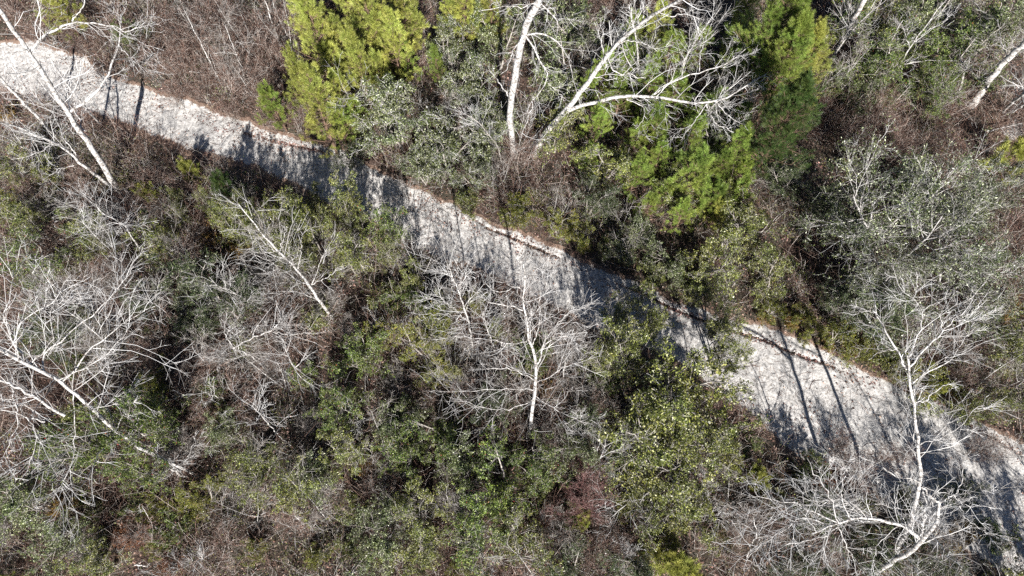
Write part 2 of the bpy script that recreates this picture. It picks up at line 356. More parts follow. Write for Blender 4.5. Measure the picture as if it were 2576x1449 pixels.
brush('undergrowth', 5200, lambda x, y: 1 - .6 * brown_zone(x, y), M['twig_grey'], .3, 1.1, 42, 'low grey stems of leafy undergrowth on the forest floor', 'undergrowth', 6, M['leaf_olive'])

# ------------------------------------------------------------------ prototypes (mesh data shared by the copies)
def build_bare(seed, H=6.5, spread=.45, nl=11, twigmul=1.0, rtr=.07, thin=.0052, multi=1):
    r = np.random.default_rng(seed)
    st = np.zeros((multi, 3)); st[:, :2] = r.normal(0, .12, (multi, 2)) * (multi > 1); st[:, 2] = -.15
    d = np.concatenate([r.normal(0, .08 if multi == 1 else .28, (multi, 2)), np.ones((multi, 1))], 1)
    tr = walk(r, st, d, H * r.uniform(.8, 1.05, multi), 10, .07, .02)
    rr = rtr * np.linspace(1, .16, 10)[None] * r.uniform(.7, 1, (multi, 1))
    l1, r1 = sprout(r, tr, rr, nl, .28, .97, (28, 62), spread, 7, .16, .05, .55, thin * 1.5, .35)
    l2, r2 = sprout(r, l1, r1, 6, .18, 1, (22, 52), .5, 5, .11, .03, .6, thin)
    l3, r3 = sprout(r, l2, r2, int(4 * twigmul), .15, 1, (20, 55), .55, 4, .11, .01, .75, thin * .85)
    l4, r4 = sprout(r, l3, r3, 1, .2, 1, (25, 60), .5, 3, .15, .0, .85, thin * .7)
    a = Acc(); a.add(*tubes(tr, rr, 7)); tm = a
    b = Acc(); b.add(*tubes(l1, r1, 4)); b.add(*tubes(l2, r2, 3)); b.add(*tubes(l3, r3, 3)); b.add(*tubes(l4, r4, 3))
    return tm, b
def build_leafy(seed, H=5.0, R=2.2, nleaf=9, size=.085, stems=3, sag=0.0, n1=9, n2=8, n3=6, squash=.8, upb=.7, wfac=.42):
    r = np.random.default_rng(seed)
    st = np.zeros((stems, 3)); st[:, :2] = r.normal(0, .1, (stems, 2)); st[:, 2] = -.15
    az = r.uniform(0, 6.28, stems); ln = R * .16
    d = np.stack([np.cos(az) * ln, np.sin(az) * ln, np.ones(stems) * H * .45], -1)
    tr = walk(r, st, d, H * .86 * r.uniform(.85, 1.05, stems), 9, .11, .02)
    rr = (.035 + H * .009) * np.linspace(1, .2, 9)[None] * r.uniform(.7, 1, (stems, 1))
    nn1 = max(3, n1 * 3 // stems)
    l1, r1 = sprout(r, tr, rr, nn1, .3, .98, (40, 80), R / H * .85, 7, .16, .03 - sag, .5, .009, .35)
    l2, r2 = sprout(r, l1, r1, n2, .15, 1, (25, 65), .42, 5, .2, .02 - sag, .6, .006)
    l3, r3 = sprout(r, l2, r2, n3, .1, 1, (25, 70), .5, 4, .22, .0, .7, .0042)
    a = Acc(); a.add(*tubes(tr, rr, 7)); a.add(*tubes(l1, r1, 5))
    t = Acc(); t.add(*tubes(l2, r2, 3)); t.add(*tubes(l3, r3, 3))
    f = Acc(); f.add(*leaves(r, l3, nleaf, size, wfac, upb, .03, .45)); f.add(*leaves(r, l2, max(2, nleaf // 2), size, wfac, upb, .05, .4))
    return a, t, f
def build_pine(seed, H=6.0, R=1.7, whorls=10, per=6, nn=70, L=.22, cone=.75, low=.22, n2=4):
    r = np.random.default_rng(seed)
    tr = walk(r, np.array([[0, 0, -.15]]), np.array([[.0, .0, 1.]]), np.array([H]), 12, .025, .02); rr = (.02 + H * .011) * np.linspace(1, .12, 12)[None]
    S, D, Ls, R0 = [], [], [], []
    for k in range(whorls):
        f = low + (1 - low) * (k / (whorls - .4)) ** .92
        i = min(int(f * 11), 10); p = tr[0, i] + (tr[0, i + 1] - tr[0, i]) * (f * 11 - i)
        ln = R * ((1 - f) ** cone) * 1.15 + .22
        for j in range(per):
            az = j * 6.283 / per + k * 1.1 + r.uniform(-.5, .5); el = .4 + .6 * f + r.uniform(-.15, .3)
            S.append(p + r.normal(0, .05, 3)); D.append([math.cos(az), math.sin(az), el]); Ls.append(ln * r.uniform(.45, 1.25)); R0.append(.012 + .012 * ln)
    S, D, Ls, R0 = map(np.array, (S, D, Ls, R0))
    l1 = walk(r, S, D, Ls, 7, .1, .10); r1 = np.maximum(R0[:, None] * np.linspace(1, .3, 7)[None], .006)
    l2, r2 = sprout(r, l1, r1, n2, .35, 1, (28, 58), .36, 5, .08, .16, .7, .006, .3, .4)
    ext = walk(r, l1[:, -1], l1[:, -1] - l1[:, -2] + np.array([0, 0, .05]), np.full(len(l1), .3), 4, .05, .1)
    lead = walk(r, tr[:, -1], np.array([[0, 0, 1.]]), np.array([.45]), 5, .03)
    a = Acc(); a.add(*tubes(tr, rr, 8))
    b = Acc(); b.add(*tubes(l1, r1, 4)); b.add(*tubes(l2, r2, 3))
    c = Acc(); c.add(*needles(r, l2, nn, L)); c.add(*needles(r, ext, nn + 10, L)); c.add(*needles(r, lead, nn * 2, L)); c.add(*needles(r, l1[:, 4:], nn // 2, L))
    return a, b, c

PROTO = {}
def reg(key, name, parts):
    PROTO[key] = (name, parts)
def get(key):
    if key in PROTO and callable(PROTO[key]): PROTO[key] = PROTO[key]()
    return PROTO[key]
# each: list of (part name, mesh, default material key, children)
def bare_parts(tm, b, bark, tw):
    return [('trunk', tm.mesh('trunk', M[bark], True), bark), ('crown', b.mesh('crown', M[tw]), tw)]
def leafy_parts(a, t, f, bark, tw, lf):
    return [('trunk', a.mesh('trunk', M[bark], True), bark), ('twigs', t.mesh('twigs', M[tw]), tw), ('crown', f.mesh('crown', M[lf]), lf)]
for i, (H, sprd, nl) in enumerate([(7.5, .40, 12), (6.2, .5, 11), (8.6, .34, 13), (5.0, .5, 10)]):
    reg('bare%d' % i, 'bare_tree', (H, bare_parts(*build_bare(100 + i, H, sprd, nl, 1.0, .05 + H * .005), 'bark_white', 'twig_mid')))
for i in range(3):
    reg('thicket%d' % i, 'bare_shrub', (2.2, bare_parts(*build_bare(130 + i, 2.3, .42, 7, 1.0, .017, .0045, 9), 'bark_grey', 'twig_red')))
for i in range(2):
    reg('sapling%d' % i, 'bare_sapling', (4.5, bare_parts(*build_bare(140 + i, 4.6, .32, 9, .8, .026, .005, 2), 'bark_white', 'twig_grey')))
for i in range(4):
    reg('leafy%d' % i, 'evergreen_tree', (4.6, leafy_parts(*build_leafy(150 + i, 4.6, 2.1, 8, .08), 'bark_grey', 'twig_grey', 'leaf_olive')))
for i in range(2):
    reg('oak%d' % i, 'evergreen_oak', (6.5, leafy_parts(*build_leafy(160 + i, 6.5, 3.7, 6, .078, 3, .01, 15, 10, 8), 'bark_white', 'twig_mid', 'leaf_grey')))
for i in range(3):
    reg('shrub%d' % i, 'leafy_shrub', (1.9, leafy_parts(*build_leafy(170 + i, 1.9, 1.15, 9, .065, 5, 0, 8, 6, 5), 'bark_grey', 'twig_grey', 'leaf_yellow')))
for i in range(2):
    reg('fine%d' % i, 'evergreen_shrub', (3.2, leafy_parts(*build_leafy(180 + i, 3.2, 1.8, 8, .055, 5, 0, 10, 8, 7, wfac=.5), 'bark_grey', 'twig_white', 'leaf_grey')))
for i, (H, R, wh) in enumerate([(5.8, 1.35, 9), (6.8, 1.5, 10), (4.8, 1.25, 8)]):
    reg('pine%d' % i, 'pine_tree', (H, leafy_parts(*build_pine(190 + i, H, R, wh), 'bark_pine', 'bark_pine', 'needle')))
reg('tallpine', 'pine_tree', (11., leafy_parts(*build_pine(195, 11., 2.6, 18, 7, 75, .24, .7, .28, 9), 'bark_pine', 'bark_pine', 'needle_green')))
reg('youngpine', 'young_pine', (2.0, leafy_parts(*build_pine(196, 1.9, .8, 4, 5, 80, .22), 'bark_pine', 'bark_pine', 'needle')))

# ------------------------------------------------------------------ placing, with a label for every one
THINGS = []
rnd = random.Random(5)
def place(key, px, py, Rpx=None, look='', cat='tree', group=None, mats=None, hc=.62, sc=None, at_base=False, rot=None, squash=1.0):
    """px,py: where the crown's middle (or the base) shows in the picture; Rpx: crown radius there"""
    name, (H, parts) = PROTO[key]
    base_R = {'leafy': 2.0, 'oak': 3.3, 'shrub': 1.1, 'fine': 1.6, 'pine': 1.5, 'tallpine': 2.4, 'youngpine': .75, 'thicket': 1.2, 'bare': 2.4, 'sapling': 1.3}[key.rstrip('0123456789')]
    s = sc or 1.0
    for _ in range(3):
        z = 0.0 if at_base else H * s * hc * squash
        p = P(px, py, z)
        if Rpx and not sc: s = Rpx * depth(p) / F0 / base_R
    gz = float(ground_z(np.array([p[0]]), np.array([p[1]]))[0])
    o = empty(name, (p[0], p[1], gz)); o.rotation_euler = (0, 0, rnd.uniform(0, 6.28) if rot is None else rot); sz = s * rnd.uniform(.93, 1.07) * squash
    o.scale = (s, s, sz)
    for pn, me, mk in parts:
        c = link(pn, me, o)
        if mats and pn in mats:
            c.material_slots[0].link = 'OBJECT'; c.material_slots[0].material = M[mats[pn]]
    cx, cy = pix((p[0], p[1], gz + H * sz * .62))
    THINGS.append(dict(o=o, look=look, cat=cat, group=group, x=cx, y=cy))
    return o

pathmid = lambda x: np.interp(x, [a for a, b in UP], [b for a, b in UP])
def area(x, y):
    v = ('top edge' if y < 130 and x > 330 else 'above the track') if y < pathmid(x) + 40 else \
        ('just below the track' if y < pathmid(x) + 330 else ('bottom edge' if y > 1240 else 'lower thicket'))
    return v + ', ' + ['far left', 'left of center', 'center', 'right of center', 'far right'][int(min(max(x, 0), 2575) // 515.3)]
ORD = ['leftmost', 'second from left', 'third from left', 'fourth from left', 'fifth from left', 'sixth from left', 'seventh from left', 'eighth from left', 'ninth from left', 'tenth from left']
NUM = 'zero one two three four five six seven eight nine ten eleven twelve'.split()
def finish_labels():
    from collections import defaultdict
    d = defaultdict(list)
    for t in THINGS: d[(t['look'], area(t['x'], t['y']))].append(t)
    for (look, ar), ts in d.items():
        ts.sort(key=lambda t: t['y']); nb = 1 if len(ts) <= 8 else (2 if len(ts) <= 18 else 3)
        for k, nm in enumerate({1: [''], 2: ['upper ', 'lower '], 3: ['upper ', 'middle ', 'lower ']}[nb]):
            band = sorted(ts[k * len(ts) // nb:(k + 1) * len(ts) // nb], key=lambda t: t['x'])
            for i, t in enumerate(band):
                if len(band) == 1 and nb == 1: lab = look + ', ' + ar
                else: lab = '%s, %s of %s%s, %s' % (look, ORD[i] if i < len(band) - 1 else 'rightmost', nm, NUM[len(band)], ar)
                tag(t['o'], lab, t['cat'], t['group'])

LK = {'oak': 'grey-green evergreen', 'olive': 'olive glossy evergreen', 'green': 'green leafy evergreen', 'grey': 'grey-green evergreen', 'dark': 'dark green evergreen', 'yellow': 'yellow-green shrub',
      'gold': 'golden-leaved shrub', 'rust': 'rusty-leaved shrub'}
def ev(kind, tint, lst, hc=.62):
    for q in lst:
        px, py, R = q[:3]
        v = {'leafy': 4, 'oak': 2, 'shrub': 3, 'fine': 2}[kind]
        cat = 'evergreen tree' if kind in ('leafy', 'oak') else 'shrub'
        look = {'leafy': LK[tint], 'oak': 'broad ' + LK[tint], 'shrub': 'low ' + LK[tint], 'fine': 'fine-leaved ' + LK[tint]}[kind]
        place(kind + str(rnd.randrange(v)), px, py, R, look, cat, 'evergreen trees in the wood' if cat != 'shrub' else 'leafy shrubs of the understorey',
              {'crown': 'leaf_' + tint}, hc, squash=q[3] if len(q) > 3 else 1.0)

# --- above the track
ev('fine', 'grey', [(985, 290, 120), (1110, 370, 120), (1175, 215, 100), (1195, 425, 70), (1060, 410, 70), (1130, 110, 90), (1235, 330, 85)])
ev('leafy', 'grey', [(1415, 170, 110), (1450, 40, 100), (1600, 610, 80), (1690, 650, 80), (1250, 80, 90)])
ev('leafy', 'olive', [(1400, 310, 80), (1540, 400, 85), (1900, 570, 95), (1800, 640, 95), (1850, 490, 75), (1950, 690, 85), (1600, 150, 90), (1720, 480, 80)])
ev('leafy', 'dark', [(1490, 490, 80), (1990, 440, 80), (2080, 500, 100), (1830, 330, 90), (880, 370, 55)])
ev('shrub', 'yellow', [(1325, 520, 62), (1400, 565, 55), (1465, 590, 45), (2110, 850, 60), (2190, 880, 55), (2340, 955, 70), (2050, 835, 40), (2260, 930, 45), (1285, 545, 45), (1945, 780, 50), (2020, 800, 40)])
ev('shrub', 'gold', [(1995, 803, 32), (1930, 800, 26), (2090, 870, 26), (2420, 990, 34), (2560, 780, 45)])
ev('shrub', 'olive', [(1540, 620, 50), (1650, 690, 50), (1180, 495, 50), (2250, 900, 60), (2430, 1010, 60)])
ev('oak', 'oak', [(2310, 540, 230), (2490, 525, 150), (2200, 690, 130), (2460, 700, 170)])
ev('leafy', 'dark', [(2250, 790, 110), (2120, 760, 80), (2160, 560, 90)])
ev('leafy', 'green', [(2230, 160, 90), (2300, 100, 90), (2400, 130, 100), (2390, 190, 50), (2150, 60, 80), (2180, 140, 70), (2330, 190, 70), (2490, 190, 60), (2250, 230, 60), (2120, 200, 60), (2450, 60, 80), (330, 90, 50), (2360, 240, 60)])
ev('leafy', 'grey', [(2510, 60, 110), (2350, 20, 90), (2170, 230, 60)])
ev('leafy', 'olive', [(2540, 820, 100), (2530, 1000, 80), (2570, 900, 80), (2230, 30, 90)])
# --- below the track
ev('leafy', 'olive', [(60, 400, 80), (70, 560, 80), (240, 620, 80), (400, 600, 75), (640, 560, 65, 1.9), (765, 560, 80, 1.8), (870, 510, 65, 1.9), (860, 620, 75, 1.5), (720, 640, 70, 1.5), (700, 520, 40, 2.), (450, 500, 35, 1.9), (790, 500, 35, 2.), (560, 560, 45, 2.3), (520, 500, 32, 2.2), (610, 520, 36, 2.4), (680, 560, 38, 2.4), (750, 520, 32, 2.4), (830, 560, 38, 2.4), (900, 560, 38, 2.4), (980, 620, 42, 2.2), (1120, 760, 38, 2.6), (1250, 820, 32, 2.8), (440, 540, 34, 2.2), (1040, 690, 38, 2.4)])
ev('leafy', 'green', [(60, 670, 95), (170, 560, 70), (955, 565, 75, 1.4), (900, 900, 90), (850, 1000, 90), (1010, 740, 65), (1080, 800, 60)])
ev('shrub', 'gold', [(535, 595, 50), (600, 620, 40), (230, 560, 40), (10, 290, 35), (950, 770, 40), (945, 1160, 40), (160, 1260, 50), (2430, 1340, 45), (1370, 980, 30)])
ev('leafy', 'dark', [(460, 700, 110), (560, 750, 100), (350, 740, 70), (570, 500, 60, 1.1), (470, 800, 80)])
ev('leafy', 'yellow', [(1055, 855, 100), (950, 830, 65), (1190, 770, 48), (500, 1250, 65), (1110, 930, 60)])
ev('leafy', 'olive', [(1720, 960, 170, 1.25), (1600, 870, 95, 2.), (1850, 880, 85, 1.6), (1530, 900, 60, 2.2), (1690, 1050, 110), (1660, 1150, 160), (1810, 1090, 130), (1740, 1290, 110), (1610, 1270, 90), (1760, 730, 70), (1650, 780, 75, 2.), (1560, 790, 55, 2.), (1830, 790, 60, 1.8)])
ev('leafy', 'green', [(290, 1080, 115, 2.), (190, 1110, 90, 1.9), (380, 1020, 70, 1.8), (350, 1170, 80, 1.7), (1100, 1090, 100), (1250, 1220, 125), (1360, 1190, 90), (1180, 1340, 105), (1020, 1150, 85)])
ev('leafy', 'olive', [(620, 1170, 90), (720, 1240, 95), (880, 1140, 85), (1070, 1250, 95), (1300, 1370, 105), (1040, 1400, 95), (230, 1420, 80), ])
ev('leafy', 'grey', [(60, 1270, 110), (130, 1340, 90), (920, 1400, 95), (1170, 1180, 85), (970, 1290, 90), (560, 1100, 70), (1440, 1130, 80), (800, 1220, 80), (1000, 1040, 80)])
ev('leafy', 'dark', [(2080, 1290, 90), (2200, 1380, 90), (2020, 1420, 90), (1430, 1430, 70), (2420, 1250, 70), (1240, 1000, 85), (1480, 1050, 70), (1600, 1430, 80), (120, 860, 90), (2380, 1440, 90)])
ev('shrub', 'yellow', [(310, 455, 30), (20, 520, 45), (120, 480, 40), (1160, 1440, 50)])
ev('shrub', 'green', [(420, 1330, 60), (330, 1270, 50), (1530, 950, 60), (1560, 1180, 60), (2050, 1180, 50), (2500, 1350, 60)])
ev('shrub', 'rust', [(2150, 880, 30), (1180, 1060, 30), (1350, 1310, 26), (330, 1340, 60), (430, 1420, 50), (2080, 1220, 45)])

# --- pines
def pines(lst, mat, look, sq=1.0):
    for q in lst:
        px, py, R = q[:3]; key = q[3] if len(q) > 3 else 'pine%d' % rnd.randrange(3)
        place(key, px, py, R * 1.12, look, 'pine', 'pines in the wood', {'crown': mat}, squash=q[4] if len(q) > 4 else sq)
pines([(800, 85, 70), (845, 170, 55), (925, 60, 78), (990, 110, 62), (1010, 30, 70), (905, 170, 60), (745, 175, 38), (880, 20, 60), (770, 25, 55),
       (800, 265, 68), (860, 250, 52), (950, 190, 48), (760, 225, 45), (1040, 80, 45), (850, 110, 50), (980, 240, 40), (960, 110, 55)], 'needle', 'bright yellow-green pine')
pines([(685, 255, 52, 'pine2'), (850, 305, 50), (1030, 160, 34), (1100, 165, 30), (900, 290, 40)], 'needle_green', 'fresh green young pine')
pines([(1170, 25, 60), (1240, 35, 55), (1130, 50, 45), (150, 25, 55)], 'needle', 'bright yellow-green pine')
pines([(1640, 330, 62), (1600, 430, 52), (1740, 440, 78), (1850, 375, 60), (1790, 505, 52), (1690, 130, 60), (1560, 240, 50), (1700, 250, 62), (1640, 200, 55), (1500, 310, 48), (1740, 340, 58), (1810, 420, 52), (1590, 90, 50), (1680, 480, 45), (1770, 290, 48), (1660, 400, 50), (1870, 430, 45), (1480, 230, 45), (1600, 340, 48), (1720, 530, 40), (1630, 510, 42), (1860, 480, 42), (1900, 410, 42), (1520, 180, 45), (1580, 160, 48), (1640, 270, 45), (1480, 400, 38), (1760, 120, 50), (1800, 260, 50), (1860, 300, 42)], 'needle_green', 'fresh green pine', .82)
pines([(1800, 535, 40), (1840, 130, 45), (1660, 60, 50)], 'needle', 'yellow-green pine')
pines([(1950, 60, 100, 'tallpine'), (1975, 165, 80, 'tallpine'), (1900, 150, 60)], 'needle_green', 'tall dense green pine')
pines([(2030, 140, 75, 'tallpine'), (1870, 40, 50)], 'needle', 'slender yellow-green pine')
pines([(1975, 300, 92, 'tallpine')], 'needle_dark_and_shaded', 'shaded dark pine')  # shade from neighbouring trees is put into its needle colour
pines([(480, 425, 30, 'youngpine'), (365, 480, 24, 'youngpine'), (1910, 1200, 34, 'youngpine'), (1690, 1428, 48, 'youngpine'), (10, 1460, 30, 'youngpine'), (2550, 400, 45, 'youngpine'), (1460, 1310, 26, 'youngpine'), (1725, 1445, 36, 'youngpine')], 'needle', 'small tufted yellow-green pine')
pines([(575, 480, 50, 'pine2')], 'needle_dark_and_shaded', 'dark little conifer')

# --- bare shrubs, saplings, small bare trees
def bare(kind, nvar, lst, look, cat, group, mats=None, hc=.6):
    for q in lst:
        place(kind + str(rnd.randrange(nvar)), q[0], q[1], q[2], look, cat, group, mats, hc)
bare('thicket', 3, [(270, 60, 60), (330, 140, 55), (400, 60, 70), (430, 160, 70), (490, 100, 75), (550, 190, 80), (560, 40, 75), (620, 120, 75), (640, 230, 55), (500, 220, 55), (690, 170, 60), (690, 50, 65), (440, 235, 40), (110, 70, 50), (200, 100, 40), (660, 290, 40), (580, 270, 40), (740, 300, 45)],
     'reddish-brown bare shrub', 'shrub', 'bare shrubs of the understorey')
bare('thicket', 3, [(2210, 290, 70), (2280, 330, 60), (2150, 350, 60), (1300, 400, 60), (2240, 380, 60)], 'purplish bare shrub', 'shrub', 'bare shrubs of the understorey')
bare('thicket', 3, [(60, 470, 60), (180, 470, 60), (290, 560, 60), (330, 500, 50), (140, 620, 60), (300, 680, 60), (200, 700, 60), (410, 540, 50), (380, 430, 55), (460, 480, 45), (420, 860, 75), (500, 900, 70), (360, 900, 60), (450, 960, 60),
                    (580, 1000, 70), (640, 1060, 60), (520, 1060, 60), (700, 890, 60), (1080, 980, 60), (1180, 960, 60), (1540, 1340, 60), (540, 1380, 70), (350, 1370, 60), (2180, 1170, 60), (2280, 1140, 50), (2120, 1120, 50), (2500, 900, 60), (2480, 1130, 60), (2440, 960, 50), (1900, 1320, 70), (1960, 1270, 60), (730, 1330, 60), (1850, 1400, 60), (1500, 1410, 60), (300, 400, 40), (240, 330, 40)],
     'brown bare shrub', 'shrub', 'bare shrubs of the understorey')
bare('thicket', 3, [(1470, 1250, 75), (1460, 1190, 60), (1400, 1300, 50)], 'pinkish-red bare shrub', 'shrub', 'bare shrubs of the understorey', {'crown': 'twig_pink'})
bare('sapling', 2, [(520, 110, 60), (700, 60, 60), (590, 60, 60), (470, 60, 55), (620, 170, 55), (1250, 400, 60), (1100, 250, 60), (1460, 90, 60), (300, 610, 70), (420, 640, 60), (440, 510, 55), (730, 620, 75), (230, 520, 60), (660, 950, 80), (560, 870, 70),
                    (1040, 650, 70), (1000, 480, 55), (1560, 560, 60), (950, 1130, 70), (1100, 1290, 70), (780, 1290, 80), (1340, 1440, 80), (600, 1300, 70), (1870, 1250, 70), (2520, 950, 80), (2560, 1100, 80), (2450, 860, 60), (2380, 200, 70), (2120, 130, 70), (2530, 120, 80), (120, 760, 80), (350, 830, 80), (1380, 520, 50), (1880, 420, 50), (1010, 1340, 70), (700, 1130, 70)],
     'slender grey bare sapling', 'sapling', 'bare saplings')
bare('bare', 4, [(1430, 930, 100), (620, 720, 100), (700, 870, 110), (180, 830, 110), (1500, 1150, 90), (1620, 90, 110), (1820, 200, 110), (1760, 60, 90),
                 (2330, 1330, 110), (2120, 1260, 110), (2060, 1390, 100), (2500, 1200, 90), (2300, 860, 90), (60, 340, 90), (130, 170, 90), (2180, 20, 80), (2300, 60, 80)],
     'white bare twiggy tree', 'bare tree', 'bare pale trees', None, .7)


_r = random.Random(9); _g = []
for _y in range(520, 1440, 105):
    for _x in range(40, 2560, 118):
        xx_, yy_ = _x + _r.uniform(-45, 45), _y + _r.uniform(-40, 40)
        if yy_ > pathmid(xx_) + 300 - .02 * xx_ and not (xx_ > 2000 and yy_ < 1230): _g.append((xx_, yy_, _r.uniform(38, 62), _r.random()))
bare('thicket', 3, [q[:3] for q in _g if q[3] < .26], 'grey twiggy shrub', 'shrub', 'bare shrubs of the understorey', {'crown': 'twig_grey'})
bare('sapling', 2, [q[:3] for q in _g if .26 <= q[3] < .38], 'thin pale straight sapling', 'sapling', 'bare saplings', {'crown': 'twig_white'})
ev('shrub', 'olive', [q[:3] for q in _g if .38 <= q[3] < .68])
ev('shrub', 'yellow', [q[:3] for q in _g if .68 <= q[3] < .8])
ev('shrub', 'green', [q[:3] for q in _g if .8 <= q[3] < .93])
bare('thicket', 3, [q[:3] for q in _g if q[3] >= .93], 'reddish-brown bare shrub', 'shrub', 'bare shrubs of the understorey')
for q in [(1080, 870, 45), (1140, 930, 45), (1260, 900, 50), (1300, 960, 50), (1400, 860, 50), (1450, 880, 50), (1520, 830, 45), (1110, 760, 40), (1350, 1010, 50), (1560, 900, 45), (1480, 960, 40), (1200, 860, 45), (620, 480, 28), (680, 560, 35), (560, 430, 25), (760, 480, 25), (900, 600, 35)]:
    place('sapling' + str(rnd.randrange(2)), q[0], q[1], q[2], 'tall thin grey sapling', 'sapling', 'bare saplings', None, .6, squash=1.8)
for q in [(2470, 1520), (2680, 1600), (2860, 1560), (2580, 1660)]:
    place('leafy' + str(rnd.randrange(4)), q[0], q[1], None, 'olive evergreen beyond the corner', 'evergreen tree', 'evergreen trees in the wood', None, sc=.75, at_base=True, squash=1.6)
for q in [(2500, 1560), (2620, 1520), (2730, 1430), (2400, 1560), (2300, 1540)]:
    place('bare' + str(rnd.randrange(4)), q[0], q[1], None, 'bare tree beyond the corner', 'bare tree', 'bare pale trees', None, sc=.9, at_base=True)

# fallen pale branches lying on the brush and the litter
for i, (a, b, w, lab) in enumerate([((477, 180), (512, 183), .035, 'short pale fallen branch on reddish brush above the track'), ((568, 219), (600, 205), .035, 'pale fallen branch beside the far edge of the track'),
        ((2490, 330), (2590, 305), .03, 'thin pale branch lying on bare earth at the right edge'), ((745, 1295), (765, 1318), .09, 'stubby white broken log among green shrubs near the bottom'),
        ((610, 118), (690, 105), .03, 'long fallen stick across the reddish brush'), ((340, 1420), (372, 1425), .035, 'small pale fallen stick on litter at the bottom left')]):
    p, q = P(*a, .35), P(*b, .42); rr_ = np.random.default_rng(i); t_ = np.linspace(0, 1, 8)[:, None]; pl = p * (1 - t_) + q * t_ + rr_.normal(0, .012, (8, 3))
    o = empty('fallen_branch', tuple(p)); V, F = tubes((pl - p)[None], (w * np.linspace(1, .55, 8))[None], 7); link('stem', mesh_np('stem', V, F, M['bark_white'], True), o)
    c_, r_ = sprout(rr_, (pl - p)[None], (w * np.linspace(1, .5, 8))[None], 6, .2, 1, (30, 70), .4, 4, .2, 0, .4, .005); V, F = tubes(c_, r_, 3); link('twigs', mesh_np('twigs', V, F, M['twig_grey']), o)
    tag(o, lab, 'fallen branch', 'fallen branches')
# bare earth at the right edge
bc = P(2555, 330)[:2]; th_ = np.linspace(0, 2 * np.pi, 73)[:-1]; rg = np.linspace(0, 1, 22)[:, None]
rad_ = (1.55 + .35 * np.sin(2 * th_ + 1) + .22 * np.sin(5 * th_) + .12 * np.sin(9 * th_ + 2))[None]
bx_ = bc[0] + rg * rad_ * np.cos(th_) * 1.25; by_ = bc[1] + rg * rad_ * np.sin(th_); bz_ = ground_z(bx_, by_) + .016 - .03 * rg ** 8
ib = np.arange(bx_.size).reshape(bx_.shape); nb = np.roll(ib, -1, axis=1)
bm_ = mesh_np('bare_earth', np.stack([bx_, by_, bz_], -1).reshape(-1, 3), np.stack([ib[:-1], ib[1:], nb[1:], nb[:-1]], -1).reshape(-1, 4), M['sand'], True)
pa = bm_.attributes.new('margin', 'FLOAT', 'POINT'); pa.data.foreach_set('value', (np.ones_like(bx_) * np.clip(.35 + .65 * rg, 0, 1)).astype(np.float32).ravel())
tag(link('bare_earth', bm_), kind='structure')

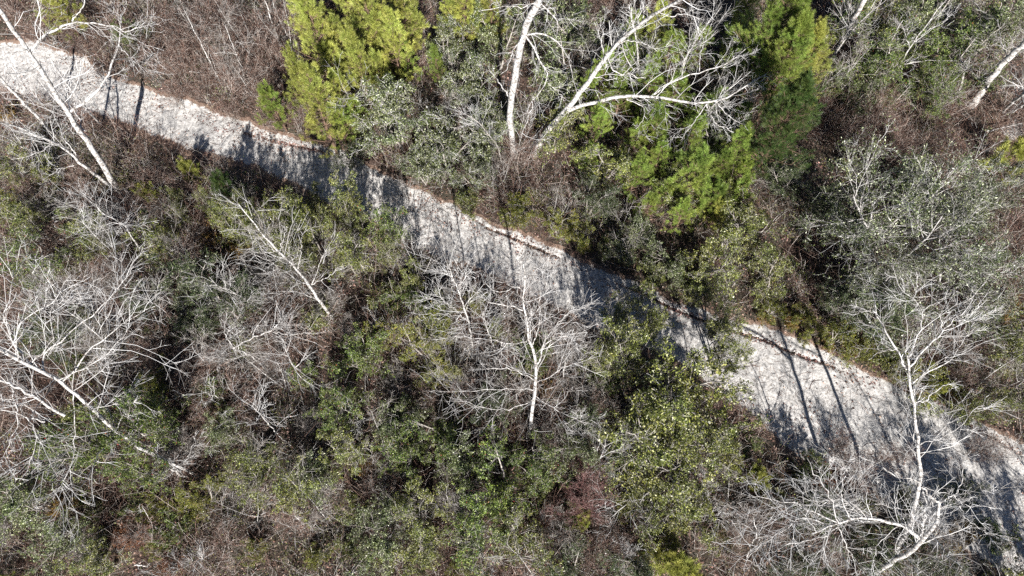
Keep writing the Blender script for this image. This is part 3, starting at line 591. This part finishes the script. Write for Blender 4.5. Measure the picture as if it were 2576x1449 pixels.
# ------------------------------------------------------------------ the traced pale trees
# coordinates were read off nine enlargements of the photograph; REG gives each one's corner
REG = {'00': (0, 0), '10': (859, 0), '20': (1717, 0), '01': (0, 483), '11': (859, 483), '21': (1717, 483), '02': (0, 966), '12': (859, 966), '22': (1717, 966)}
def T(reg, pts): X0, Y0 = REG[reg]; return [(X0 + a / 3.0, Y0 + b / 3.0) for a, b in pts]
def resample(p, r, K):
    p = np.asarray(p, float); d = np.r_[0, np.cumsum(np.linalg.norm(np.diff(p, axis=0), axis=1))]; t = np.linspace(0, d[-1], K)
    # smooth by Catmull-like interpolation: linear resample then a little relaxing
    q = np.stack([np.interp(t, d, p[:, i]) for i in range(3)], 1); rr = np.interp(t, d, r)
    for _ in range(2): q[1:-1] = q[1:-1] * .5 + (q[:-2] + q[2:]) * .25
    return q, rr
def traced(reg, label, trunk, w0, w1, ztop, limbs=(), density=1.0, bark='bark_white', tw='twig_white', trunk_twigs=(.35, 1.0), name='bare_tree', cat='bare tree', twl=1.0):
    """trunk: px polyline base->top (in enlargement coordinates of reg); limbs: (polyline, w0, w1, rise) or (reg, polyline, ...)"""
    tp = T(reg, trunk); base = P(*tp[0]); zs = []
    for (u, v) in tp:
        r = ray(u, v); den = r[0] ** 2 + r[1] ** 2; t = (r[0] * base[0] + r[1] * base[1]) / den
        zs.append(CAM_H + r[2] * t)
    zs = np.maximum.accumulate(np.maximum(zs, 0)); L = np.r_[0, np.cumsum([math.dist(a, b) for a, b in zip(tp, tp[1:])])]; L = L / L[-1]
    top = min(ztop, zs[-1]) if zs[-1] > 1 else ztop
    zs = np.maximum(.5 * zs / max(zs[-1], .1) + .5 * L, 0) * ztop if zs[-1] > ztop or zs[-1] < .4 * ztop else zs
    wp = [P(u, v, z) for (u, v), z in zip(tp, zs)]
    rs_ = np.random.default_rng(abs(hash(label)) % 1000 if False else sum(map(ord, label)))
    wid = np.linspace(w0, w1, len(tp)); rad = np.array([.5 * w / 3. * depth(p) / F0 for w, p in zip(wid, wp)])
    wp[0] = wp[0] + np.array([0, 0, -.15])
    K = 22; q, rr = resample(wp, rad, K)
    q[1:-1] += rs_.normal(0, .02, (K - 2, 3)); rr = rr * (1 + rs_.uniform(-.06, .06, K))
    root = empty(name, tuple(wp[0])); org = np.array(wp[0]); tag(root, label, cat, 'tall pale bare trees')
    V, F = tubes(q[None] - org, rr[None], 10); link('trunk', mesh_np('trunk', V, F, M[bark], True), root)
    polys = []; i0 = int(trunk_twigs[0] * K); polys.append((resample(q[i0:], rr[i0:], 12)))
    tpa = np.array(tp)
    anchors = [(np.array(tp), np.array(zs))]
    for lb in limbs:
        lreg, lp = (lb[0], lb[1]) if isinstance(lb[0], str) else (reg, lb[0]); a, b, rise = lb[-3:]
        lpx = T(lreg, lp); best = None
        for (ap, az) in anchors:
            for i in range(len(ap) - 1):
                e = ap[i + 1] - ap[i]; t = np.clip(np.dot(np.array(lpx[0]) - ap[i], e) / max(np.dot(e, e), 1e-6), 0, 1)
                dd = np.linalg.norm(ap[i] + t * e - np.array(lpx[0]))
                if best is None or dd < best[0]: best = (dd, az[i] + t * (az[i + 1] - az[i]))
        z0 = best[1]; LL = np.r_[0, np.cumsum([math.dist(m, n) for m, n in zip(lpx, lpx[1:])])]; LL = LL / LL[-1]
        zz = z0 + rise * np.sin(LL * 1.5); zz = np.maximum(zz, .5)
        anchors.append((np.array(lpx), zz))
        w3 = np.array([P(u, v, z) for (u, v), z in zip(lpx, zz)])
        rl = np.array([.46 * w / 3. * depth(p) / F0 for w, p in zip(np.linspace(a, b, len(lpx)), w3)])
        q2, r2 = resample(w3, rl, 14); q2[1:] += rs_.normal(0, .022, (13, 3))
        V, F = tubes(q2[None] - org, r2[None], 7); link('limb', mesh_np('limb', V, F, M[bark], True), root)
        polys.append(resample(q2, r2, 12))
    pts = np.stack([p for p, _ in polys]); rad = np.stack([r for _, r in polys])
    ln = np.linalg.norm(np.diff(pts, axis=1), axis=2).sum(1); a = Acc()
    l2s, r2s = [], []
    for k in range(len(pts)):
        n = max(3, int(ln[k] * 3.4 * density)); f = min(.45, 1.15 * twl / max(ln[k], .5))
        c, r = sprout(rs_, pts[k:k + 1], rad[k:k + 1], n, .08, 1, (25, 70), f * 1.25, 6, .16, .05, .4, .0078, .5)
        r = np.minimum(r, .012); l2s.append(c); r2s.append(r)
    l2 = np.concatenate(l2s); r2 = np.concatenate(r2s)
    l3, r3 = sprout(rs_, l2, r2, 5, .12, 1, (22, 60), .52, 5, .13, .03, .7, .0054)
    l4, r4 = sprout(rs_, l3, r3, 2, .15, 1, (25, 60), .5, 4, .15, 0, .8, .0046)
    for c, r in ((l2, r2), (l3, r3), (l4, r4)): a.add(*tubes(c - org, r, 3))
    link('crown', a.mesh('crown', M[tw]), root)
    return root

traced('00', 'long pale birch-like trunk leaning over the left end of the sandy track', [(900, 1449), (760, 1230), (620, 1010), (500, 850), (330, 560), (215, 390), (110, 240), (0, 80), (-110, -70)], 44, 26, 11.5,
       [([(225, 395), (290, 300), (350, 250), (450, 205), (545, 160), (640, 165), (770, 180), (860, 190), (920, 225)], 22, 7, .6), ([(545, 160), (575, 110), (620, 70), (640, 0), (650, -60)], 12, 6, .5),
        ([(510, 860), (600, 805), (720, 710), (820, 590), (850, 440), (905, 350), (920, 230), (915, 110)], 22, 8, 1.2), ([(905, 350), (960, 410), (1010, 490), (1065, 550)], 9, 4, .1),
        ([(920, 235), (980, 240), (1050, 205), (1080, 195), (1110, 130)], 8, 4, .4), ([(980, 240), (1050, 310), (1130, 370), (1200, 450)], 6, 3, .1), ([(640, 990), (600, 900), (560, 840), (500, 720), (440, 600), (380, 515)], 12, 5, .3)], .9)
traced('00', 'pale trunk rising up-left from beside the long leaning one, below the track', [(870, 1430), (740, 1330), (620, 1240), (520, 1140), (400, 1075), (250, 1010), (90, 935), (0, 925)], 26, 10, 6,
       [([(600, 1220), (540, 1120), (480, 1050), (430, 920), (395, 830)], 10, 4, .8), ([(560, 1250), (440, 1270), (380, 1320), (330, 1350)], 5, 3, .1), ([(400, 1075), (300, 1150), (200, 1190), (90, 1200)], 7, 3, .3)], 1.2)
traced('00', 'knotty pale trunk crossing the left edge below the track', [(430, 1040), (370, 980), (290, 890), (190, 790), (100, 690), (0, 590), (-90, 500)], 24, 20, 8,
       [([(190, 790), (120, 800), (60, 760), (0, 700)], 7, 3, .3), ([(20, 610), (60, 560), (90, 540)], 6, 3, .2)], 1.1)
traced('10', 'forked pale tree with a long arching limb reaching right over the green pines', [(1450, 1170), (1500, 1050), (1600, 920), (1700, 840), (1800, 690), (1900, 580), (1990, 430), (2080, 330), (2150, 270), (2270, 160), (2400, 90), (2560, 0), (2700, -80)], 50, 17, 11,
       [([(1700, 840), (1790, 800), (1880, 770), (1960, 755), (2100, 725), (2280, 715), (2430, 730), (2576, 775), (2660, 800), (2760, 780), (2840, 785), (2930, 740), (3000, 685), (3090, 625), (3200, 560)], 34, 8, 1.5),
        ([(2360, 712), (2450, 650), (2530, 600), (2576, 580), (2700, 540), (2840, 510), (2950, 460), (3060, 360)], 14, 6, .8), ([(2756, 785), (2790, 880), (2830, 940), (2900, 960), (2960, 1010)], 9, 4, -.4), ([(2756, 785), (2680, 900), (2620, 980), (2560, 1060)], 8, 4, -.4),
        ([(2840, 785), (2900, 860), (2980, 920), (3100, 960)], 8, 4, -.2),
        ([(2010, 440), (2030, 520), (2080, 560), (2180, 560), (2290, 590)], 13, 5, -.2), ([(2080, 330), (2180, 305), (2290, 320), (2390, 390)], 10, 4, .2), ([(1990, 430), (1960, 330), (1975, 250), (1980, 170)], 9, 4, .6),
        ([(2270, 160), (2290, 90), (2260, 0)], 9, 5, .5), ([(1900, 580), (1960, 580), (2010, 610), (2060, 590)], 8, 4, 0), ([(2150, 750), (2220, 780), (2290, 800), (2285, 890), (2220, 970)], 8, 3, -.3), ([(2400, 90), (2480, 130), (2576, 100), (2700, 150)], 9, 4, .1), ([(2700, 540), (2690, 430), (2740, 330), (2770, 220), (2820, 130)], 8, 4, .4)], 1.0)
traced('10', 'thick pale trunk running straight up to the top edge left of the forked tree', [(1300, 1200), (1290, 1050), (1270, 900), (1278, 760), (1310, 580), (1340, 380), (1370, 260), (1400, 160), (1450, 60), (1490, 0), (1550, -120)], 44, 58, 12,
       [([(1385, 265), (1460, 240), (1540, 255), (1620, 300), (1680, 370), (1720, 450), (1730, 560), (1780, 680)], 15, 5, -.8), ([(1385, 270), (1440, 340), (1490, 450), (1530, 520), (1575, 560), (1560, 630), (1450, 730), (1400, 850)], 15, 5, -1.2),
        ([(1380, 275), (1310, 350), (1280, 450), (1250, 530), (1200, 560)], 9, 4, -.3), ([(1500, 20), (1570, 90), (1630, 160), (1640, 230), (1610, 300)], 12, 4, -.6), ([(1272, 730), (1210, 650), (1150, 570), (1110, 520)], 12, 5, .2),
        ([(1560, 630), (1640, 690), (1690, 770)], 6, 3, -.3), ([(1450, 730), (1440, 830), (1380, 940), (1350, 1050)], 7, 3, -.6), ([(1480, 10), (1350, 60), (1250, 40), (1160, 60), (1040, 80)], 8, 4, 0)], .6, trunk_twigs=(.7, 1))
traced('10', 'small grey tree of several white stems beneath the thick trunk', [(1240, 1350), (1210, 1220), (1180, 1100), (1120, 1020), (1020, 900), (950, 870)], 12, 5, 4, [([(1120, 1020), (1030, 1000), (950, 960), (945, 870)], 6, 3, .3), ([(1310, 1200), (1350, 1050), (1390, 900), (1430, 830)], 6, 3, .5)], 1.6, bark='bark_grey')
traced('10', 'dead white branching snag on the grey-green bush right of the bright pines', [(380, 740), (330, 735), (250, 740), (170, 720), (60, 740), (-20, 750)], 11, 4, 3.5, [([(320, 730), (260, 640), (210, 560), (160, 500)], 6, 3, .4), ([(250, 740), (160, 800), (90, 850)], 6, 3, .2)], 1.2, name='dead_snag', cat='dead tree')
traced('20', 'pale trunk leaning to the top edge right of the slender yellow-green pine', [(1110, 450), (1180, 360), (1240, 250), (1300, 130), (1370, 0), (1420, -100)], 24, 40, 9, [([(1190, 350), (1150, 290), (1080, 280)], 6, 3, .2), ([(1250, 240), (1190, 100), (1180, 0)], 7, 3, .5)], .8)
traced('20', 'slender two-stemmed pale sapling above the purplish shrubs', [(1510, 695), (1560, 600), (1660, 470), (1710, 360), (1800, 240), (1900, 110), (1990, 0)], 13, 6, 7,
       [([(1500, 700), (1510, 590), (1550, 480), (1560, 380), (1555, 310), (1600, 260), (1660, 150)], 11, 5, 3.5), ([(1560, 495), (1680, 480), (1850, 455), (2000, 460), (2110, 455)], 7, 3, 1), ([(1710, 360), (1680, 260), (1650, 180)], 5, 3, .5), ([(1800, 270), (1900, 200), (2000, 140)], 5, 3, .3), ([(1565, 380), (1640, 350), (1700, 335)], 4, 3, .2)], .35, name='bare_sapling', cat='sapling')
traced('20', 'stout pale leaning trunk at the top right above a patch of bare earth', [(2180, 800), (2260, 680), (2350, 560), (2450, 440), (2576, 330), (2700, 220)], 56, 40, 10, [([(2450, 440), (2400, 300), (2380, 150)], 8, 4, .5)], .7, trunk_twigs=(.6, 1))
traced('20', 'pale forked stem at the right edge beside the stout trunk', [(2420, 840), (2500, 760), (2576, 710), (2680, 640)], 22, 18, 6, [([(2480, 850), (2576, 790), (2700, 700)], 16, 12, 2)], .6)
traced('20', 'short pale broken stem left of the stout trunk at top right', [(2055, 770), (2090, 680), (2130, 540), (2170, 440)], 22, 8, 4, [], .9)
traced('01', 'many-twigged pale tree with its crown reaching up-left below the track', [(2520, 960), (2430, 840), (2350, 730), (2250, 590), (2110, 450), (2000, 340), (1880, 200), (1800, 90)], 26, 7, 8,
       [([(2350, 730), (2200, 640), (2000, 500), (1870, 450)], 8, 4, .6), ([(2110, 450), (2130, 380), (2160, 280)], 7, 3, .5), ([(2250, 580), (2265, 480), (2275, 300)], 7, 3, .8), ([(2350, 700), (2400, 600), (2420, 500), (2540, 340)], 8, 3, .6),
        ([(2430, 830), (2280, 760), (2150, 740), (1980, 780)], 8, 3, .4), ([(2500, 930), (2300, 1010), (2130, 1000), (1950, 1080)], 9, 4, .6), ([(2110, 450), (1980, 460), (1850, 430)], 5, 3, .3), ([(2350, 700), (2480, 640), (2576, 560)], 7, 3, .5)], 1.4, tw='twig_mid')
traced('01', 'low spreading white tree left of the many-twigged one', [(2010, 1340), (1880, 1220), (1760, 1180), (1690, 1060)], 14, 6, 5,
       [([(1760, 1180), (1900, 1100), (2040, 1050), (2130, 990), (2100, 900), (2080, 820)], 12, 5, .7), ([(2040, 1050), (2200, 1080), (2350, 1060)], 6, 3, .4), ([(1880, 1220), (1700, 1280), (1620, 1200)], 6, 3, .3), ([(1800, 1190), (1780, 1080), (1640, 1000)], 6, 3, .6)], 1.6, tw='twig_mid')
traced('01', 'thin pale stem slanting up-left through brown shrubs, upper of the two at left', [(1010, 575), (900, 490), (800, 410), (720, 340), (640, 240), (570, 200)], 9, 5, 4.5, [([(720, 340), (790, 240), (860, 230), (950, 240)], 5, 3, .3)], 1.2, name='bare_sapling', cat='sapling')
traced('01', 'thin pale stem with a crooked top among brown shrubs left of the golden shrub', [(1190, 560), (1110, 480), (1030, 400), (970, 290), (950, 240), (860, 220), (740, 120), (620, 20)], 14, 4, 5, [([(1110, 470), (1180, 465), (1240, 440)], 5, 3, .3), ([(960, 245), (1060, 260), (1150, 300)], 5, 3, .3)], 1.2, name='bare_sapling', cat='sapling')
traced('01', 'short white stick-like stem standing in olive brush near the left edge', [(410, 470), (330, 410), (245, 350), (180, 250)], 13, 5, 3, [], 1.0, name='bare_sapling', cat='sapling')
traced('01', 'thin white slanting stem beneath the dark green evergreens left of center', [(1550, 955), (1470, 900), (1400, 890), (1180, 790), (1080, 770)], 8, 4, 2.5, [], 1.2, name='bare_sapling', cat='sapling')
traced('01', 'wiry sapling with bent limbs right of the dark evergreens', [(1930, 910), (1850, 830), (1760, 750), (1620, 700), (1580, 640)], 8, 4, 4, [([(1620, 705), (1550, 705)], 4, 3, .1)], 1.4, name='bare_sapling', cat='sapling')
traced('02', 'great pale tree fanning white branches over the lower left edge', [(1490, 695), (1440, 650), (1340, 620), (1210, 560), (990, 440), (890, 360), (800, 280), (690, 180), (600, 100), (480, 0), (300, -110), (120, -200), (-60, -290)], 25, 27, 9,
       [('01', [(470, 1430), (540, 1390), (600, 1290), (660, 1200), (740, 1130), (860, 1060), (1000, 930), (1170, 865)], 16, 4, .5), ('01', [(330, 1350), (300, 1200), (400, 1160), (540, 1080), (600, 1000), (680, 930), (770, 870), (880, 730), (990, 610)], 14, 4, .8),
        ('02', [(490, 240), (400, 180), (270, 100), (90, 10), (-60, -60)], 26, 16, 1.2), ('02', [(340, 285), (200, 250), (80, 210), (-40, 180)], 12, 6, .8), ('01', [(120, 1230), (130, 1000), (270, 900), (430, 830), (520, 640)], 12, 4, .6),
        ('01', [(180, 1260), (60, 1060), (20, 930), (80, 760), (100, 600)], 14, 4, .6), ('02', [(90, 10), (150, 300), (80, 430), (0, 600)], 9, 4, -.5), ('02', [(560, 60), (560, 560), (470, 740), (400, 880)], 9, 3, -1), ('02', [(200, 250), (300, 380), (240, 560), (150, 730)], 8, 3, -.6),
        ('01', [(440, 1420), (620, 1350), (800, 1230), (870, 1150), (1000, 1000)], 10, 4, .4), ('01', [(240, 1290), (430, 1100), (360, 950), (470, 700)], 10, 4, .7), ('02', [(270, 100), (60, 120), (-60, 100)], 9, 4, .3), ('02', [(700, 190), (850, 160), (1010, 130), (1120, 180)], 7, 3, .1)], 1.1, twl=1.3)
traced('02', 'fallen-looking white crooked limbs beside the green evergreen at lower left', [(1410, 710), (1300, 650), (1220, 590), (1180, 530)], 20, 14, 2.5, [([(1320, 660), (1290, 560), (1240, 490)], 9, 5, .4), ([(1330, 630), (1420, 560), (1440, 480), (1500, 420)], 7, 3, .6)], 1.4, name='dead_snag', cat='dead tree')
traced('02', 'thin pale stem slanting across brown brush between two dark shadows', [(2200, 465), (2120, 400), (2040, 320), (1980, 240), (1900, 160)], 10, 4, 4, [([(2000, 260), (1970, 190), (2020, 120)], 4, 3, .3)], 1.1, name='bare_sapling', cat='sapling')
traced('02', 'pale branching stem above the thin slanting one at lower left', [(1750, 160), (1680, 110), (1600, 80), (1520, 50)], 9, 4, 3.5, [], 1.3, name='bare_sapling', cat='sapling')
traced('02', 'short curved pale sapling on bare brown litter near the bottom', [(1310, 1130), (1220, 1115), (1140, 1050), (1070, 920)], 6, 3, 1.8, [], .5, name='bare_sapling', cat='sapling')
traced('11', 'central pale tree with crooked trunk and wide twiggy crown below the track', [(1405, 1880), (1430, 1700), (1460, 1510), (1470, 1430), (1470, 1330), (1470, 1240), (1420, 1140), (1390, 1050), (1395, 950), (1380, 850), (1370, 740), (1400, 640), (1370, 540)], 30, 7, 10,
       [([(1470, 1310), (1520, 1230), (1500, 1180), (1580, 1110), (1700, 1080), (1850, 1060)], 16, 4, .8), ([(1370, 895), (1290, 855), (1160, 840), (1100, 835), (1040, 770)], 10, 4, .4), ([(1370, 750), (1330, 705), (1270, 740), (1180, 760), (1080, 690)], 9, 4, .3),
        ([(1440, 1160), (1500, 1000), (1490, 820), (1500, 700)], 8, 3, 1), ([(1400, 1130), (1250, 1150), (1120, 1110), (860, 1090)], 8, 3, .3), ([(1470, 1430), (1380, 1370), (1250, 1330), (1100, 1330)], 9, 4, .5), ([(1500, 1190), (1620, 1000), (1740, 880), (1800, 870)], 7, 3, .6),
        ([(1460, 1500), (1300, 1480), (1100, 1500), (740, 1505)], 8, 3, .2), ([(1465, 1440), (1600, 1380), (1720, 1300), (1860, 1240)], 8, 3, .4), ([(1455, 1530), (1560, 1600), (1700, 1690), (1850, 1740)], 8, 3, .1), ([(1450, 1560), (1300, 1640), (1100, 1640), (930, 1580)], 7, 3, .1)], 1.5, tw='twig_mid')
traced('11', 'straight slender pale tree left of the central one, tip near the track', [(995, 1245), (990, 1150), (960, 980), (920, 850), (870, 720), (830, 620), (800, 550)], 16, 6, 7,
       [([(900, 770), (905, 640), (905, 540)], 7, 3, .8), ([(960, 980), (850, 880), (740, 790), (650, 760)], 8, 3, .6), ([(930, 900), (980, 790), (1010, 700)], 6, 3, .5), ([(870, 730), (940, 640), (980, 590)], 5, 3, .3), ([(960, 960), (860, 930), (620, 920)], 5, 3, .3)], 1.6)
traced('11', 'thin pale double stem between the slender tree and the central tree', [(1175, 1250), (1130, 1110), (1090, 1000), (1070, 900)], 12, 5, 5, [([(1200, 1240), (1210, 1100), (1190, 960)], 8, 4, 1.5)], 1.4)
traced('11', 'little white sapling leaning on the evergreen at the edge of the track', [(600, 580), (560, 490), (530, 400), (525, 330)], 11, 4, 4, [([(560, 490), (480, 430), (400, 370)], 5, 3, .3), ([(540, 440), (620, 390), (690, 340)], 5, 3, .3)], 1.2, name='bare_sapling', cat='sapling')
traced('21', 'tall white tree with a forked fan of branches over the right end of the track', [(1600, 2760), (1700, 2550), (1740, 2410), (1800, 2230), (1790, 2100), (1775, 1900), (1745, 1650), (1725, 1449), (1690, 1340), (1700, 1230)], 36, 14, 12,
       [([(1690, 1340), (1620, 1190), (1560, 1100), (1490, 990), (1455, 900), (1450, 840), (1430, 740)], 17, 5, .6), ([(1700, 1330), (1800, 1220), (1880, 1140), (1960, 1040), (2060, 960), (2160, 880), (2190, 800)], 17, 5, .9),
        ([(1730, 1449), (1790, 1380), (1900, 1330), (2000, 1300), (2070, 1190), (2200, 980)], 15, 4, .6), ([(1700, 1260), (1740, 1180), (1780, 1080), (1830, 940), (1820, 890), (1700, 780), (1640, 720)], 11, 4, .6), ([(1820, 890), (1900, 840), (2010, 780)], 6, 3, .3), ([(1960, 1040), (1960, 960), (1920, 900), (1840, 930)], 7, 4, .3),
        ([(2060, 970), (2200, 970), (2400, 890)], 7, 3, .4), ([(1465, 910), (1370, 900), (1280, 930)], 6, 3, .2), ([(1620, 1190), (1500, 1200), (1400, 1270)], 6, 3, .1),
        ([(1745, 1600), (1830, 1570), (1950, 1480), (2010, 1440)], 12, 5, .4), ([(1790, 1910), (1900, 1880), (2000, 1830), (2090, 1790), (2200, 1640), (2270, 1600)], 8, 4, .6), ([(2090, 1790), (2180, 1800), (2270, 1790)], 4, 3, .2),
        ([(1780, 2190), (1700, 2160), (1590, 2140), (1500, 2060), (1380, 2020), (1330, 1990)], 11, 5, .5), ([(1760, 2400), (1600, 2390), (1530, 2360), (1400, 2355)], 8, 4, .2), ([(1800, 2220), (1900, 2250), (2060, 2290)], 8, 4, .2), ([(1500, 2060), (1350, 2100), (1230, 2170)], 6, 3, .2)], .9)
traced('22', 'thick white tree at the lower right with a long limb arching left', [(1330, 1500), (1400, 1449), (1500, 1390), (1650, 1300), (1780, 1220), (1800, 1170), (1880, 1100), (1930, 1030), (1945, 960), (1940, 890)], 48, 18, 9,
       [([(1790, 1165), (1700, 1090), (1600, 1050), (1480, 1020), (1380, 1010), (1280, 1020), (1180, 1050), (1050, 1090), (960, 1140)], 30, 10, 1.0), ([(1180, 1050), (1140, 950), (1130, 880), (1060, 760), (980, 660), (940, 560)], 12, 5, .4),
        ([(1280, 1020), (1220, 940), (1200, 850), (1210, 700), (1205, 620)], 10, 4, .5), ([(1170, 1060), (1230, 1230), (1290, 1300), (1305, 1449)], 10, 5, -.3), ([(1170, 1080), (1050, 1160), (950, 1190), (780, 1220)], 12, 5, .2),
        ([(1180, 1050), (960, 960), (850, 905), (700, 880), (530, 850)], 11, 4, .4), ([(1100, 1070), (900, 980), (780, 1100), (640, 1180), (520, 1270), (480, 1330)], 9, 4, -.3), ([(1940, 890), (1870, 840), (1800, 780)], 20, 14, .3), ([(1940, 895), (2000, 860), (2060, 830)], 12, 7, .3),
        ([(1820, 1130), (1820, 1040), (1830, 980), (1840, 880), (1810, 800)], 14, 9, 1.2), ([(2090, 920), (2130, 1000), (2200, 1060), (2280, 1110), (2330, 1150)], 8, 4, 0), ([(2060, 830), (2100, 900), (2200, 920), (2350, 940)], 7, 3, .2), ([(1640, 1070), (1500, 1180), (1450, 1250), (1430, 1380)], 7, 3, -.3),
        ([(2060, 830), (2120, 700), (2120, 600), (2180, 500)], 8, 4, .4), ([(1400, 1010), (1280, 900), (1150, 870), (960, 890), (860, 840)], 7, 3, .4)], 1.5)
traced('22', 'fine grey bare tree at the bottom edge left of the thick white tree', [(500, 1400), (480, 1330), (500, 1250), (560, 1130), (530, 1000)], 10, 4, 4, [([(480, 1330), (380, 1310), (260, 1260), (120, 1230)], 5, 3, .3), ([(490, 1330), (600, 1400), (700, 1430)], 5, 3, .1), ([(560, 1130), (450, 1050), (370, 1060)], 4, 3, .2)], 1.7, tw='twig_grey')
traced('12', 'dead white branch fan standing through the big olive evergreen', [(2480, 500), (2440, 560), (2380, 600), (2300, 700), (2200, 850), (2100, 940), (2040, 1000)], 8, 7, 4.5, [([(2350, 640), (2250, 660), (2170, 640)], 6, 3, .1), ([(2300, 700), (2230, 720), (2150, 780)], 5, 3, .1)], 1.4, name='dead_snag', cat='dead tree')
traced('12', 'arching pale bare shrub between the central tree and the olive evergreen', [(2060, 490), (1950, 490), (1860, 440), (1820, 340), (1790, 280)], 7, 4, 3, [([(1950, 490), (1880, 540), (1800, 480), (1650, 410)], 5, 3, .2), ([(1820, 260), (1900, 240), (1960, 280)], 6, 3, .2), ([(1830, 240), (1740, 270), (1680, 300)], 5, 3, .2)], 1.8)
traced('00', 'two thin white stems crossing the reddish brush, lower ends by the track', [(1680, 660), (1620, 530), (1560, 430), (1500, 300), (1440, 180), (1380, 60)], 12, 4, 6, [([(1650, 600), (1600, 440), (1540, 330)], 6, 3, .8)], .7, name='bare_sapling', cat='sapling', tw='twig_grey')
traced('00', 'thin forked white sapling at top left of the bright pines', [(2120, 370), (2070, 220), (2020, 60), (1980, -60)], 14, 6, 7, [([(2170, 270), (2100, 130), (2050, 0)], 7, 4, 1.5)], 1.0, name='bare_sapling', cat='sapling', tw='twig_grey')
traced('00', 'bent white sapling in the middle of the reddish brush', [(1850, 720), (1840, 550), (1790, 420), (1740, 300), (1700, 180)], 7, 4, 5, [([(1790, 410), (1720, 390), (1600, 400)], 5, 3, .5)], 1.1, name='bare_sapling', cat='sapling', tw='twig_grey')
finish_labels()
